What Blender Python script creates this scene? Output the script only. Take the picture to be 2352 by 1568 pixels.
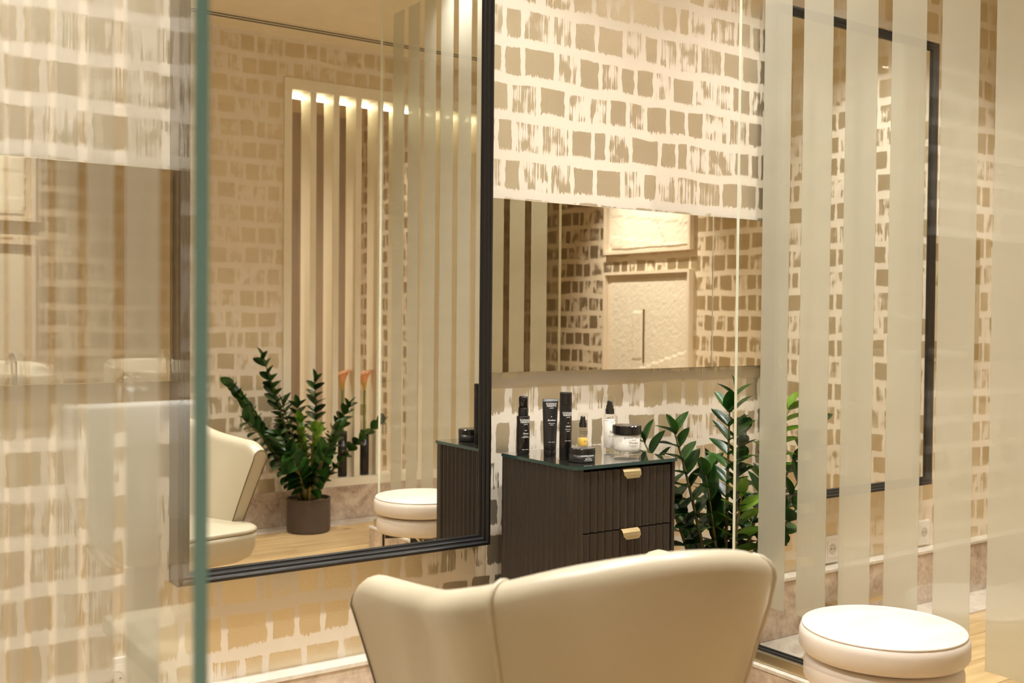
import bpy, bmesh, math, random
from mathutils import Vector, Matrix
random.seed(7)
PI = math.pi
for o in list(bpy.data.objects): bpy.data.objects.remove(o)
SC = bpy.context.scene
C = SC.collection

# ---------------------------------------------------------------- camera
H = 1.2452                                   # camera height, wall A lies 2.8 m away
cam = bpy.data.cameras.new('camera'); camo = bpy.data.objects.new('camera', cam); C.objects.link(camo)
cam.sensor_width = 36.0; cam.lens = 2450 / 2352 * 36
r_, d_, f_ = (0.820556, -0.571495, 0.00902), (-0.005114, -0.023122, -0.99972), (0.571544, 0.820279, -0.021895)
camo.matrix_world = Matrix(((r_[0], -d_[0], -f_[0], 0), (r_[1], -d_[1], -f_[1], 0), (r_[2], -d_[2], -f_[2], H), (0, 0, 0, 1)))
cam.clip_start = 0.02; cam.clip_end = 60
cam.dof.use_dof = True; cam.dof.focus_distance = 3.2; cam.dof.aperture_fstop = 4.0
SC.camera = camo

# ---------------------------------------------------------------- world and exposure
w = bpy.data.worlds.new('world'); SC.world = w; w.use_nodes = True
w.node_tree.nodes['Background'].inputs[0].default_value = (0.9, 0.8, 0.65, 1)
w.node_tree.nodes['Background'].inputs[1].default_value = 0.05
vs = SC.view_settings
vs.view_transform = 'Standard'; vs.look = 'None'; vs.gamma = 1.0; vs.use_curve_mapping = False
vs.exposure = 1.55
SC.cycles.max_bounces = 14; SC.cycles.glossy_bounces = 8; SC.cycles.diffuse_bounces = 5
SC.cycles.transmission_bounces = 8; SC.cycles.transparent_max_bounces = 24
SC.cycles.sample_clamp_indirect = 6.0

SPOTS = [  # x, y, watts, cone, where
    (-1.2, 2.2, 22, 130, 'over the far end of the wash bowls'), (-0.3, 2.2, 28, 130, 'over the wash bowls'), (0.55, 2.25, 27, 130, 'between the glass partition and the tall mirror'),
    (1.95, 2.25, 29, 130, 'above the dark cabinet'), (2.95, 2.25, 21, 130, 'above the potted plant'), (3.7, 2.25, 28, 130, 'above the mirror behind the striped glass'), (4.3, 2.1, 28, 120, 'in the corner by the end wall'),
    (-0.9, 1.3, 40, 110, 'above the side table'), (0.55, 1.55, 34, 110, 'beside the glass partition of the tub chair'), (1.30, 1.60, 42, 110, 'above the cream tub chair'), (2.36, 1.60, 44, 120, 'above the round stool'),
    (3.5, 1.5, 32, 110, 'in the bay behind the striped glass'), (3.95, 0.39, 95, 62, 'turned towards the relief pictures'), (-0.2, 0.45, 60, 62, 'turned to the pictures behind the wash bowls')]  # last spot is added, unseen, to brighten the pictures behind the wash bowls
SPOT_COL = (1.0, 0.985, 0.945)

# ---------------------------------------------------------------- node helpers
def newmat(name):
    m = bpy.data.materials.new(name); m.use_nodes = True
    nt = m.node_tree; nt.nodes.clear()
    return m, nt
def N(nt, typ, **kw):
    n = nt.nodes.new(typ)
    for k, v in kw.items():
        if k.startswith('i_'):
            key = k[2:]
            n.inputs[int(key) if key.isdigit() else key.replace('_', ' ')].default_value = v
        else: setattr(n, k, v)
    return n
def L(nt, a, b): nt.links.new(a, b)
def math_(nt, op, a, b=None, c=None, clamp=False):
    n = N(nt, 'ShaderNodeMath', operation=op); n.use_clamp = clamp
    for i, v in enumerate((a, b, c)):
        if v is None: continue
        if isinstance(v, (int, float)): n.inputs[i].default_value = v
        else: L(nt, v, n.inputs[i])
    return n.outputs[0]
def sstep(nt, v, lo, hi):
    n = N(nt, 'ShaderNodeMapRange', interpolation_type='SMOOTHSTEP')
    L(nt, v, n.inputs[0])
    for i, x in ((1, lo), (2, hi)):
        if isinstance(x, (int, float)): n.inputs[i].default_value = x
        else: L(nt, x, n.inputs[i])
    return n.outputs[0]
def out(nt, sh):
    o = N(nt, 'ShaderNodeOutputMaterial'); L(nt, sh, o.inputs[0])
def pbsdf(nt, col=None, rough=0.5, metal=0.0, **kw):
    p = N(nt, 'ShaderNodeBsdfPrincipled')
    if col is not None:
        if isinstance(col, tuple): p.inputs['Base Color'].default_value = (*col[:3], 1)
        else: L(nt, col, p.inputs['Base Color'])
    p.inputs['Roughness'].default_value = rough; p.inputs['Metallic'].default_value = metal
    for k, v in kw.items(): p.inputs[k.replace('_', ' ')].default_value = v
    return p
def plain(name, col, rough=0.5, metal=0.0, bump=0.0, bscale=200.0, **kw):
    m, nt = newmat(name)
    nz = N(nt, 'ShaderNodeTexNoise'); nz.inputs['Scale'].default_value = bscale if bump else 9.0
    tc = N(nt, 'ShaderNodeTexCoord'); L(nt, tc.outputs['Object'], nz.inputs[0])
    mx = N(nt, 'ShaderNodeMix', data_type='RGBA')
    mx.inputs[6].default_value = (*[c * 0.94 for c in col], 1); mx.inputs[7].default_value = (*[min(1, c * 1.05) for c in col], 1)
    L(nt, nz.outputs[0], mx.inputs[0])
    p = pbsdf(nt, mx.outputs[2], rough, metal, **kw)
    if bump:
        b = N(nt, 'ShaderNodeBump'); b.inputs['Strength'].default_value = bump; b.inputs['Distance'].default_value = 0.001
        L(nt, nz.outputs[0], b.inputs['Height']); L(nt, b.outputs[0], p.inputs['Normal'])
    out(nt, p.outputs[0]); return m
def emit(name, col, s):
    m, nt = newmat(name); e = N(nt, 'ShaderNodeEmission'); e.inputs[0].default_value = (*col, 1); e.inputs[1].default_value = s
    out(nt, e.outputs[0]); return m

# ---------------------------------------------------------------- materials
def wallpaper(name, axis):
    """cream paper with rows of brushed metallic paint dabs"""
    m, nt = newmat(name)
    g = N(nt, 'ShaderNodeNewGeometry'); s = N(nt, 'ShaderNodeSeparateXYZ'); L(nt, g.outputs['Position'], s.inputs[0])
    u = s.outputs[axis]; v = s.outputs[2]
    P = 0.1226; z0 = 1.650
    def vec(a, b, c=0.0):
        k = N(nt, 'ShaderNodeCombineXYZ')
        for i, x in enumerate((a, b, c)):
            if isinstance(x, (int, float)): k.inputs[i].default_value = x
            else: L(nt, x, k.inputs[i])
        return k.outputs[0]
    def noise(vc, scale, detail=2.0, dim='3D'):
        n = N(nt, 'ShaderNodeTexNoise'); n.inputs['Scale'].default_value = scale; n.inputs['Detail'].default_value = detail
        L(nt, vc, n.inputs[0]); return n.outputs[0]
    wob = math_(nt, 'MULTIPLY', math_(nt, 'SUBTRACT', noise(vec(u, v), 5.0), 0.5), 0.26)
    vv = math_(nt, 'ADD', math_(nt, 'DIVIDE', math_(nt, 'SUBTRACT', v, z0), P), wob)
    row = math_(nt, 'FLOOR', vv); fv = math_(nt, 'FRACT', vv)
    rowm = math_(nt, 'FLOORED_MODULO', row, 4.0)
    uu = math_(nt, 'ADD', math_(nt, 'DIVIDE', u, 0.098), math_(nt, 'MULTIPLY', rowm, 31.37))
    vo = N(nt, 'ShaderNodeTexVoronoi', voronoi_dimensions='1D', feature='DISTANCE_TO_EDGE'); L(nt, uu, vo.inputs['W']); vo.inputs['Scale'].default_value = 1.0
    vc = N(nt, 'ShaderNodeTexVoronoi', voronoi_dimensions='1D', feature='F1'); L(nt, uu, vc.inputs['W']); vc.inputs['Scale'].default_value = 1.0
    cs = N(nt, 'ShaderNodeSeparateColor'); L(nt, vc.outputs['Color'], cs.inputs[0])
    e = vo.outputs['Distance']
    edge_n = noise(vec(math_(nt, 'MULTIPLY', u, 30.0), math_(nt, 'MULTIPLY', v, 26.0), row), 1.0, 3.0)
    e2 = math_(nt, 'ADD', e, math_(nt, 'MULTIPLY', math_(nt, 'SUBTRACT', edge_n, 0.5), 0.22))
    mgap = sstep(nt, e2, 0.082, 0.10)
    streak = noise(vec(math_(nt, 'MULTIPLY', u, 190.0), math_(nt, 'MULTIPLY', v, 5.0), row), 1.0, 3.0)
    st = math_(nt, 'SUBTRACT', streak, 0.5)
    lo = math_(nt, 'ADD', math_(nt, 'ADD', math_(nt, 'MULTIPLY', cs.outputs[0], 0.07), 0.125), math_(nt, 'MULTIPLY', st, 0.28))
    hi = math_(nt, 'SUBTRACT', math_(nt, 'ADD', 0.85, math_(nt, 'MULTIPLY', cs.outputs[1], 0.05)), math_(nt, 'MULTIPLY', st, 0.12))
    mrow = math_(nt, 'MULTIPLY', sstep(nt, fv, lo, math_(nt, 'ADD', lo, 0.03)), math_(nt, 'SUBTRACT', 1.0, sstep(nt, fv, hi, math_(nt, 'ADD', hi, 0.03))))
    patch = noise(vec(math_(nt, 'MULTIPLY', u, 22.0), math_(nt, 'MULTIPLY', v, 15.0), math_(nt, 'MULTIPLY', row, 3.0)), 1.0, 1.0)
    dry = math_(nt, 'ADD', math_(nt, 'MULTIPLY', streak, 0.6), math_(nt, 'MULTIPLY', patch, 0.55))
    thr = math_(nt, 'ADD', 0.70, math_(nt, 'MULTIPLY', cs.outputs[2], -0.18))
    mdry = math_(nt, 'SUBTRACT', 1.0, sstep(nt, dry, thr, math_(nt, 'ADD', thr, 0.05)))
    # only some dabs ran dry
    dryamt = sstep(nt, cs.outputs[2], 0.55, 0.62)
    mdry = math_(nt, 'SUBTRACT', 1.0, math_(nt, 'MULTIPLY', dryamt, math_(nt, 'SUBTRACT', 1.0, mdry)))
    mask = math_(nt, 'MULTIPLY', math_(nt, 'MULTIPLY', mgap, mrow), mdry, clamp=True)
    base = pbsdf(nt, (0.78, 0.70, 0.585), 0.5, 0.0, Specular_IOR_Level=0.4)
    dab = pbsdf(nt, (0.73, 0.635, 0.455), 0.38, 0.90)
    grain = noise(vec(math_(nt, 'MULTIPLY', u, 420.0), math_(nt, 'MULTIPLY', v, 240.0)), 1.0, 2.0)
    b = N(nt, 'ShaderNodeBump'); b.inputs['Strength'].default_value = 0.35; b.inputs['Distance'].default_value = 0.0015
    L(nt, grain, b.inputs['Height']); L(nt, b.outputs[0], dab.inputs['Normal'])
    mx = N(nt, 'ShaderNodeMixShader'); L(nt, math_(nt, 'MULTIPLY', mask, 0.94), mx.inputs[0]); L(nt, base.outputs[0], mx.inputs[1]); L(nt, dab.outputs[0], mx.inputs[2])
    out(nt, mx.outputs[0]); return m

def marble(name, c1, c2, rough=0.35):
    m, nt = newmat(name)
    g = N(nt, 'ShaderNodeNewGeometry')
    a = N(nt, 'ShaderNodeTexNoise'); a.inputs['Scale'].default_value = 7.0; a.inputs['Detail'].default_value = 8.0; a.inputs['Distortion'].default_value = 1.2
    b = N(nt, 'ShaderNodeTexNoise'); b.inputs['Scale'].default_value = 55.0; b.inputs['Detail'].default_value = 5.0
    L(nt, g.outputs['Position'], a.inputs[0]); L(nt, g.outputs['Position'], b.inputs[0])
    f = math_(nt, 'ADD', math_(nt, 'MULTIPLY', a.outputs[0], 0.75), math_(nt, 'MULTIPLY', b.outputs[0], 0.35))
    cr = N(nt, 'ShaderNodeValToRGB'); L(nt, f, cr.inputs[0])
    cr.color_ramp.elements[0].position = 0.36; cr.color_ramp.elements[0].color = (*c1, 1)
    cr.color_ramp.elements[1].position = 0.66; cr.color_ramp.elements[1].color = (*c2, 1)
    p = pbsdf(nt, cr.outputs[0], rough); out(nt, p.outputs[0]); return m

def oak(name):
    m, nt = newmat(name)
    tc = N(nt, 'ShaderNodeTexCoord'); oi = N(nt, 'ShaderNodeObjectInfo')
    mp = N(nt, 'ShaderNodeMapping'); L(nt, tc.outputs['Object'], mp.inputs[0]); mp.inputs['Scale'].default_value = (1.6, 22.0, 22.0)
    rv = N(nt, 'ShaderNodeCombineXYZ'); L(nt, math_(nt, 'MULTIPLY', oi.outputs['Random'], 40.0), rv.inputs[0]); L(nt, math_(nt, 'MULTIPLY', oi.outputs['Random'], 17.0), rv.inputs[1])
    L(nt, rv.outputs[0], mp.inputs['Location'])
    a = N(nt, 'ShaderNodeTexNoise'); a.inputs['Scale'].default_value = 1.0; a.inputs['Detail'].default_value = 6.0; a.inputs['Distortion'].default_value = 0.8
    L(nt, mp.outputs[0], a.inputs[0])
    cr = N(nt, 'ShaderNodeValToRGB'); L(nt, a.outputs[0], cr.inputs[0])
    cr.color_ramp.elements[0].position = 0.3; cr.color_ramp.elements[0].color = (0.44, 0.285, 0.125, 1)
    cr.color_ramp.elements[1].position = 0.7; cr.color_ramp.elements[1].color = (0.66, 0.48, 0.255, 1)
    mp2 = N(nt, 'ShaderNodeMapping'); L(nt, tc.outputs['Object'], mp2.inputs[0]); mp2.inputs['Scale'].default_value = (2.2, 5.0, 1.0); L(nt, rv.outputs[0], mp2.inputs['Location'])
    k = N(nt, 'ShaderNodeTexVoronoi', feature='F1'); L(nt, mp2.outputs[0], k.inputs[0]); k.inputs['Scale'].default_value = 1.0
    kn = math_(nt, 'SUBTRACT', 1.0, sstep(nt, k.outputs['Distance'], 0.03, 0.08))
    br = math_(nt, 'MULTIPLY_ADD', oi.outputs['Random'], 0.3, 0.85)
    mx = N(nt, 'ShaderNodeMix', data_type='RGBA'); L(nt, math_(nt, 'MULTIPLY', kn, 0.75), mx.inputs[0]); L(nt, cr.outputs[0], mx.inputs[6]); mx.inputs[7].default_value = (0.07, 0.035, 0.015, 1)
    vm = N(nt, 'ShaderNodeVectorMath', operation='SCALE'); L(nt, mx.outputs[2], vm.inputs[0]); L(nt, br, vm.inputs['Scale'])
    p = pbsdf(nt, vm.outputs[0], 0.42); out(nt, p.outputs[0]); return m

def clear_glass(name, tint=(0.968, 0.975, 0.960), f0=0.045):
    """thin-walled glass: straight transmission plus a mirror reflection that grows towards grazing angles"""
    m, nt = newmat(name)
    g = N(nt, 'ShaderNodeNewGeometry'); d = N(nt, 'ShaderNodeVectorMath', operation='DOT_PRODUCT')
    L(nt, g.outputs['Incoming'], d.inputs[0]); L(nt, g.outputs['Normal'], d.inputs[1])
    c = math_(nt, 'SUBTRACT', 1.0, math_(nt, 'ABSOLUTE', d.outputs['Value']), clamp=True)
    fr = math_(nt, 'MULTIPLY_ADD', math_(nt, 'POWER', c, 5.0), 1.0 - f0, f0)
    t = N(nt, 'ShaderNodeBsdfTransparent'); t.inputs[0].default_value = (*tint, 1)
    gl = N(nt, 'ShaderNodeBsdfGlossy'); gl.inputs['Roughness'].default_value = 0.0; gl.inputs[0].default_value = (1, 1, 1, 1)
    mx = N(nt, 'ShaderNodeMixShader'); L(nt, fr, mx.inputs[0]); L(nt, t.outputs[0], mx.inputs[1]); L(nt, gl.outputs[0], mx.inputs[2])
    out(nt, mx.outputs[0]); return m
def frosted(name):
    m, nt = newmat(name)
    tr = N(nt, 'ShaderNodeBsdfTranslucent'); tr.inputs[0].default_value = (0.88, 0.845, 0.775, 1)
    df = N(nt, 'ShaderNodeBsdfDiffuse'); df.inputs[0].default_value = (0.88, 0.845, 0.775, 1)
    rf = N(nt, 'ShaderNodeBsdfRefraction'); rf.inputs[0].default_value = (0.93, 0.95, 0.90, 1); rf.inputs['Roughness'].default_value = 0.32; rf.inputs['IOR'].default_value = 1.3
    tp = N(nt, 'ShaderNodeBsdfTransparent'); tp.inputs[0].default_value = (0.95, 0.96, 0.93, 1)
    a = N(nt, 'ShaderNodeMixShader'); a.inputs[0].default_value = 0.45; L(nt, tr.outputs[0], a.inputs[1]); L(nt, df.outputs[0], a.inputs[2])
    b = N(nt, 'ShaderNodeMixShader'); b.inputs[0].default_value = 0.58; L(nt, a.outputs[0], b.inputs[1]); L(nt, rf.outputs[0], b.inputs[2])
    c = N(nt, 'ShaderNodeMixShader'); c.inputs[0].default_value = 0.16; L(nt, b.outputs[0], c.inputs[1]); L(nt, tp.outputs[0], c.inputs[2])
    out(nt, c.outputs[0]); return m
def leafmat(name, c1, c2):
    m, nt = newmat(name)
    oi = N(nt, 'ShaderNodeObjectInfo'); tc = N(nt, 'ShaderNodeTexCoord')
    nz = N(nt, 'ShaderNodeTexNoise'); nz.inputs['Scale'].default_value = 30.0; L(nt, tc.outputs['Object'], nz.inputs[0])
    f = math_(nt, 'ADD', math_(nt, 'MULTIPLY', oi.outputs['Random'], 0.8), math_(nt, 'MULTIPLY', math_(nt, 'SUBTRACT', nz.outputs[0], 0.5), 0.6), clamp=True)
    mx = N(nt, 'ShaderNodeMix', data_type='RGBA'); L(nt, f, mx.inputs[0]); mx.inputs[6].default_value = (*c1, 1); mx.inputs[7].default_value = (*c2, 1)
    p = pbsdf(nt, mx.outputs[2], 0.26); out(nt, p.outputs[0]); return m
def dark_wood(name):
    m, nt = newmat(name)
    g = N(nt, 'ShaderNodeNewGeometry'); mp = N(nt, 'ShaderNodeMapping'); L(nt, g.outputs['Position'], mp.inputs[0]); mp.inputs['Scale'].default_value = (14, 14, 2)
    nz = N(nt, 'ShaderNodeTexNoise'); nz.inputs['Scale'].default_value = 1.0; nz.inputs['Detail'].default_value = 3.0; L(nt, mp.outputs[0], nz.inputs[0])
    mx = N(nt, 'ShaderNodeMix', data_type='RGBA'); L(nt, nz.outputs[0], mx.inputs[0]); mx.inputs[6].default_value = (0.022, 0.0165, 0.0125, 1); mx.inputs[7].default_value = (0.029, 0.0215, 0.016, 1)
    p = pbsdf(nt, mx.outputs[2], 0.34); out(nt, p.outputs[0]); return m
def plaster_relief(name):
    m, nt = newmat(name)
    tc = N(nt, 'ShaderNodeTexCoord')
    a = N(nt, 'ShaderNodeTexNoise'); a.inputs['Scale'].default_value = 26.0; a.inputs['Detail'].default_value = 6.0; L(nt, tc.outputs['Object'], a.inputs[0])
    p = pbsdf(nt, (0.83, 0.79, 0.71), 0.75)
    b = N(nt, 'ShaderNodeBump'); b.inputs['Strength'].default_value = 0.5; b.inputs['Distance'].default_value = 0.006
    L(nt, a.outputs[0], b.inputs['Height']); L(nt, b.outputs[0], p.inputs['Normal']); out(nt, p.outputs[0]); return m

M = {}
M['wpX'] = wallpaper('wallpaper_dabs', 0); M['wpY'] = wallpaper('wallpaper_dabs_side', 1)
M['ceil'] = plain('ceiling_paint', (0.80, 0.71, 0.54), 0.7)
M['marble'] = marble('beige_marble', (0.33, 0.235, 0.17), (0.68, 0.565, 0.455))
M['marblef'] = marble('pale_marble_floor', (0.50, 0.43, 0.36), (0.74, 0.68, 0.59), 0.28)
M['oak'] = oak('oak_planks'); M['oakgap'] = plain('floor_bed', (0.10, 0.06, 0.03), 0.8)
M['mirror'] = plain('silver_mirror', (0.90, 0.89, 0.85), 0.0, 1.0)
M['bronze'] = plain('bronze_mirror', (0.70, 0.615, 0.47), 0.0, 1.0)
M['black'] = plain('black_lacquer', (0.006, 0.006, 0.0065), 0.33)
M['glass'] = clear_glass('partition_glass'); M['gedge'] = plain('green_glass_edge', (0.17, 0.35, 0.38), 0.2)
M['gedge_lit'] = plain('lit_glass_edge', (0.84, 0.87, 0.74), 0.12, Emission_Strength=0.0)  # light put into the colour: paler copy of the green glass edge
M['frost'] = frosted('frosted_film')
M['brass'] = plain('brushed_champagne', (0.63, 0.52, 0.33), 0.32, 0.9)
M['white'] = plain('cream_lacquer', (0.82, 0.765, 0.63), 0.42)
M['leather'] = plain('cream_leather', (0.50, 0.44, 0.325), 0.36, bump=0.10, bscale=420)
M['leatherd'] = plain('taupe_leather', (0.40, 0.31, 0.22), 0.4, bump=0.10, bscale=420)
M['leathers'] = plain('pearl_leather', (0.74, 0.66, 0.58), 0.33, bump=0.10, bscale=420)
M['pipe'] = plain('dark_piping', (0.16, 0.115, 0.07), 0.45)
M['chrome'] = plain('chrome', (0.75, 0.73, 0.70), 0.08, 1.0)
M['dwood'] = dark_wood('dark_fluted_wood'); M['shadow'] = plain('black_gap', (0.008, 0.007, 0.006), 0.7)
M['gold'] = plain('satin_gold', (0.93, 0.77, 0.46), 0.42, 1.0)
M['gtop'] = plain('smoked_glass_top', (0.035, 0.032, 0.026), 0.02, Specular_IOR_Level=1.0, Coat_Weight=1.0, Coat_Roughness=0.0, Coat_IOR=2.2)
M['gtope'] = plain('glass_top_edge', (0.025, 0.055, 0.05), 0.1)
M['pblack'] = plain('gloss_black_plastic', (0.010, 0.009, 0.009), 0.16)
M['pmat'] = plain('satin_black_plastic', (0.014, 0.013, 0.013), 0.34)
M['pclear'] = clear_glass('clear_plastic', (0.97, 0.97, 0.96), 0.05)
M['cream'] = plain('white_cream', (0.86, 0.81, 0.75), 0.25, Coat_Weight=0.5)
M['serum'] = plain('golden_serum', (0.80, 0.50, 0.09), 0.12, Coat_Weight=0.6)
M['ink'] = plain('white_print', (0.85, 0.85, 0.83), 0.5); M['inkd'] = plain('dark_print', (0.05, 0.045, 0.04), 0.5)
M['leaf'] = leafmat('leaf_green', (0.016, 0.066, 0.013), (0.070, 0.185, 0.028)); M['leafn'] = leafmat('young_leaf', (0.16, 0.30, 0.02), (0.26, 0.42, 0.05))
M['stem'] = plain('stem_green', (0.13, 0.12, 0.035), 0.5); M['stemn'] = plain('young_stem', (0.28, 0.22, 0.05), 0.5)
M['pot'] = plain('bronze_brown_pot', (0.085, 0.062, 0.05), 0.42, 0.25); M['soil'] = plain('soil', (0.16, 0.10, 0.05), 0.95, bump=0.9, bscale=90)
M['vase'] = plain('gloss_black_vase', (0.010, 0.008, 0.007), 0.12)
M['lily'] = plain('lily_petal', (0.90, 0.56, 0.32), 0.45); M['lilyy'] = plain('lily_throat', (0.80, 0.60, 0.16), 0.45); M['lstem'] = plain('lily_stem', (0.16, 0.25, 0.05), 0.45)
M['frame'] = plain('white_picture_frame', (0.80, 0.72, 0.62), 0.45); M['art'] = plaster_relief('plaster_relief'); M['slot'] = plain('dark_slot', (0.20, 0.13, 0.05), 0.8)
M['plate'] = plain('white_plastic', (0.84, 0.81, 0.77), 0.3); M['hole'] = plain('socket_hole', (0.02, 0.02, 0.02), 0.6); M['plategrey'] = plain('socket_recess', (0.62, 0.58, 0.52), 0.4)
M['door'] = plain('taupe_door', (0.135, 0.100, 0.078), 0.5); M['doorframe'] = plain('taupe_door_frame', (0.30, 0.235, 0.18), 0.5)
M['steel'] = plain('dark_steel', (0.07, 0.065, 0.06), 0.35, 0.8)
M['greyw'] = plain('taupe_wall_paint', (0.42, 0.35, 0.28), 0.6)
M['ceram'] = plain('white_ceramic', (0.84, 0.82, 0.78), 0.08, Coat_Weight=1.0)
M['led'] = emit('led_strip', (1.0, 0.90, 0.62), 8.0); M['lamp'] = emit('lamp_lens', (1.0, 0.9, 0.74), 12.0)

# ---------------------------------------------------------------- mesh helpers
def mk(name, bm, mat, parent=None, smooth=False, mats=None):
    me = bpy.data.meshes.new(name); bmesh.ops.recalc_face_normals(bm, faces=bm.faces); bm.to_mesh(me); bm.free()
    for mm in ([mat] if mats is None else mats): me.materials.append(M[mm])
    if smooth:
        for p in me.polygons: p.use_smooth = True
    o = bpy.data.objects.new(name, me); C.objects.link(o)
    if parent: o.parent = parent
    return o
def sharp(o, ang=40):
    me = o.data
    bm = bmesh.new(); bm.from_mesh(me)
    for e in bm.edges:
        if len(e.link_faces) == 2 and e.calc_face_angle(0) > math.radians(ang): e.smooth = False
    bm.to_mesh(me); bm.free(); return o
def tag(o, label, cat, group=None):
    o['label'] = label; o['category'] = cat
    if group: o['group'] = group
    return o
def struct(o, label=None):
    o['kind'] = 'structure'
    if label: o['label'] = label
    return o
def empty(name, loc=(0, 0, 0), rz=0):
    o = bpy.data.objects.new(name, None); C.objects.link(o); o.location = loc; o.rotation_euler = (0, 0, rz); o.empty_display_size = 0.1
    return o
def box(bm, x0, x1, y0, y1, z0, z1, bev=0.0, seg=2, mi=0):
    vs_ = [bm.verts.new((x, y, z)) for z in (z0, z1) for y in (y0, y1) for x in (x0, x1)]
    fs = [bm.faces.new([vs_[i] for i in q]) for q in ((0, 2, 3, 1), (4, 5, 7, 6), (0, 1, 5, 4), (2, 6, 7, 3), (0, 4, 6, 2), (1, 3, 7, 5))]
    for f in fs: f.material_index = mi
    if bev:
        es = list({e for f in fs for e in f.edges})
        bmesh.ops.bevel(bm, geom=es, offset=bev, segments=seg, profile=0.5, affect='EDGES')
    return fs
def BX(*a, **k):
    bm = bmesh.new(); box(bm, *a, **k); return bm
def lathe(bm, prof, seg=48, c=(0, 0, 0), cap0=True, cap1=True):
    rings = []
    for r, z in prof:
        rings.append([bm.verts.new((c[0] + r * math.cos(2 * PI * i / seg), c[1] + r * math.sin(2 * PI * i / seg), c[2] + z)) for i in range(seg)])
    for a, b in zip(rings, rings[1:]):
        for i in range(seg): bm.faces.new((a[i], a[(i + 1) % seg], b[(i + 1) % seg], b[i]))
    if cap0: bm.faces.new(rings[0][::-1])
    if cap1: bm.faces.new(rings[-1])
def LA(prof, **k):
    bm = bmesh.new(); lathe(bm, prof, **k); return bm
def tube(bm, pts, rad, seg=8, closed=False):
    pts = [Vector(p) for p in pts]; rings = []; n = len(pts); up = Vector((0, 0, 1))
    rr = rad if isinstance(rad, (list, tuple)) else [rad] * n
    prev = None
    for i, p in enumerate(pts):
        t = (pts[(i + 1) % n] - pts[i - 1]) if closed else (pts[min(i + 1, n - 1)] - pts[max(i - 1, 0)])
        t.normalize()
        if prev is None:
            a = t.cross(up)
            if a.length < 1e-3: a = t.cross(Vector((1, 0, 0)))
        else: a = prev - t * prev.dot(t)
        a.normalize(); b = t.cross(a); prev = a
        rings.append([bm.verts.new(p + (a * math.cos(2 * PI * j / seg) + b * math.sin(2 * PI * j / seg)) * rr[i]) for j in range(seg)])
    m_ = n if closed else n - 1
    for i in range(m_):
        A, B = rings[i], rings[(i + 1) % n]
        for j in range(seg): bm.faces.new((A[j], A[(j + 1) % seg], B[(j + 1) % seg], B[j]))
    if not closed: bm.faces.new(rings[0][::-1]); bm.faces.new(rings[-1])
def TU(*a, **k):
    bm = bmesh.new(); tube(bm, *a, **k); return bm
def prism(bm, poly, z0, z1):
    a = [bm.verts.new((x, y, z0)) for x, y in poly]; b = [bm.verts.new((x, y, z1)) for x, y in poly]; n = len(poly)
    bm.faces.new(a[::-1]); bm.faces.new(b)
    for i in range(n): bm.faces.new((a[i], a[(i + 1) % n], b[(i + 1) % n], b[i]))
def rrect(x0, x1, y0, y1, r, seg=5):
    out_ = []
    for cx, cy, a0 in ((x1 - r, y0 + r, -90), (x1 - r, y1 - r, 0), (x0 + r, y1 - r, 90), (x0 + r, y0 + r, 180)):
        for i in range(seg + 1):
            a = math.radians(a0 + 90 * i / seg); out_.append((cx + r * math.cos(a), cy + r * math.sin(a)))
    return out_
def text_mesh(s, size, shear=0.0, spacing=1.0):
    cu = bpy.data.curves.new('lettering', 'FONT'); cu.body = s; cu.size = size; cu.align_x = 'CENTER'; cu.align_y = 'CENTER'; cu.shear = shear
    cu.space_character = spacing; cu.resolution_u = 2; cu.offset = size * 0.012
    o = bpy.data.objects.new('lettering', cu); C.objects.link(o)
    bpy.context.view_layer.update()
    me = bpy.data.meshes.new_from_object(o.evaluated_get(bpy.context.evaluated_depsgraph_get()))
    bpy.data.objects.remove(o); bpy.data.curves.remove(cu); return me

# ================================================================ room
D = 2.8
YA, YO, XR, XL, ZC = 2.86, -0.358, 4.76, -2.6, 2.889
YB = -2.5                                     # far wall of the corridor behind the slatted screen
fl = struct(mk('floor', BX(XL, XR, YB, YA, -0.06, -0.012), 'oakgap'), 'oak plank floor with pale marble borders')
pw = 0.185
y = YO + 0.176; rowi = 0
while y < 2.6 - 1e-3:
    y1 = min(y + pw, 2.6); x = XL + (0.7 * rowi) % 1.9 - 1.9; rowi += 1
    while x < XR:
        ln = random.choice((1.6, 1.9, 2.2)); a, b = max(x, XL), min(x + ln, XR); x += ln
        if b - a < 0.05: continue
        o = mk('plank', BX(-(b - a) / 2, (b - a) / 2, -(y1 - y) / 2 + 0.0012, (y1 - y) / 2 - 0.0012, -0.012, 0.0), 'oak', fl)
        o.location = ((a + b) / 2 , (y + y1) / 2, 0)
    y = y1
y = YB
while y < YO - 0.02:
    y1 = min(y + pw, YO)
    o = mk('plank', BX(-(XR - XL) / 2, (XR - XL) / 2, -(y1 - y) / 2 + 0.0012, (y1 - y) / 2 - 0.0012, -0.012, 0.0), 'oak', fl); o.location = ((XL + XR) / 2, (y + y1) / 2, 0)
    y = y1
for (ya, yb) in ((2.6, YA), (YO, YO + 0.176)):
    x = XL
    while x < XR - 0.01:
        b = min(x + 0.92, XR)
        mk('marble_tile', BX(x + 0.0008, b - 0.0008, ya + 0.0008, yb, -0.012, 0.0005), 'marblef', fl); x = b
struct(mk('ceiling', BX(XL, XR, YB, YA, ZC, ZC + 0.1), 'ceil'), 'plain cream ceiling')
struct(mk('wall_back', BX(XL, XR, YA, YA + 0.1, 0, ZC), 'wpX'), 'wallpapered mirror wall with metallic paint dabs')
struct(mk('wall_right', BX(XR, XR + 0.1, YB, YA, 0, ZC), 'wpY'), 'wallpapered end wall hung with relief pictures')
struct(mk('wall_left', BX(XL - 0.1, XL, YB, YA, 0, ZC), 'wpY'), 'wallpapered end wall')
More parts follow.
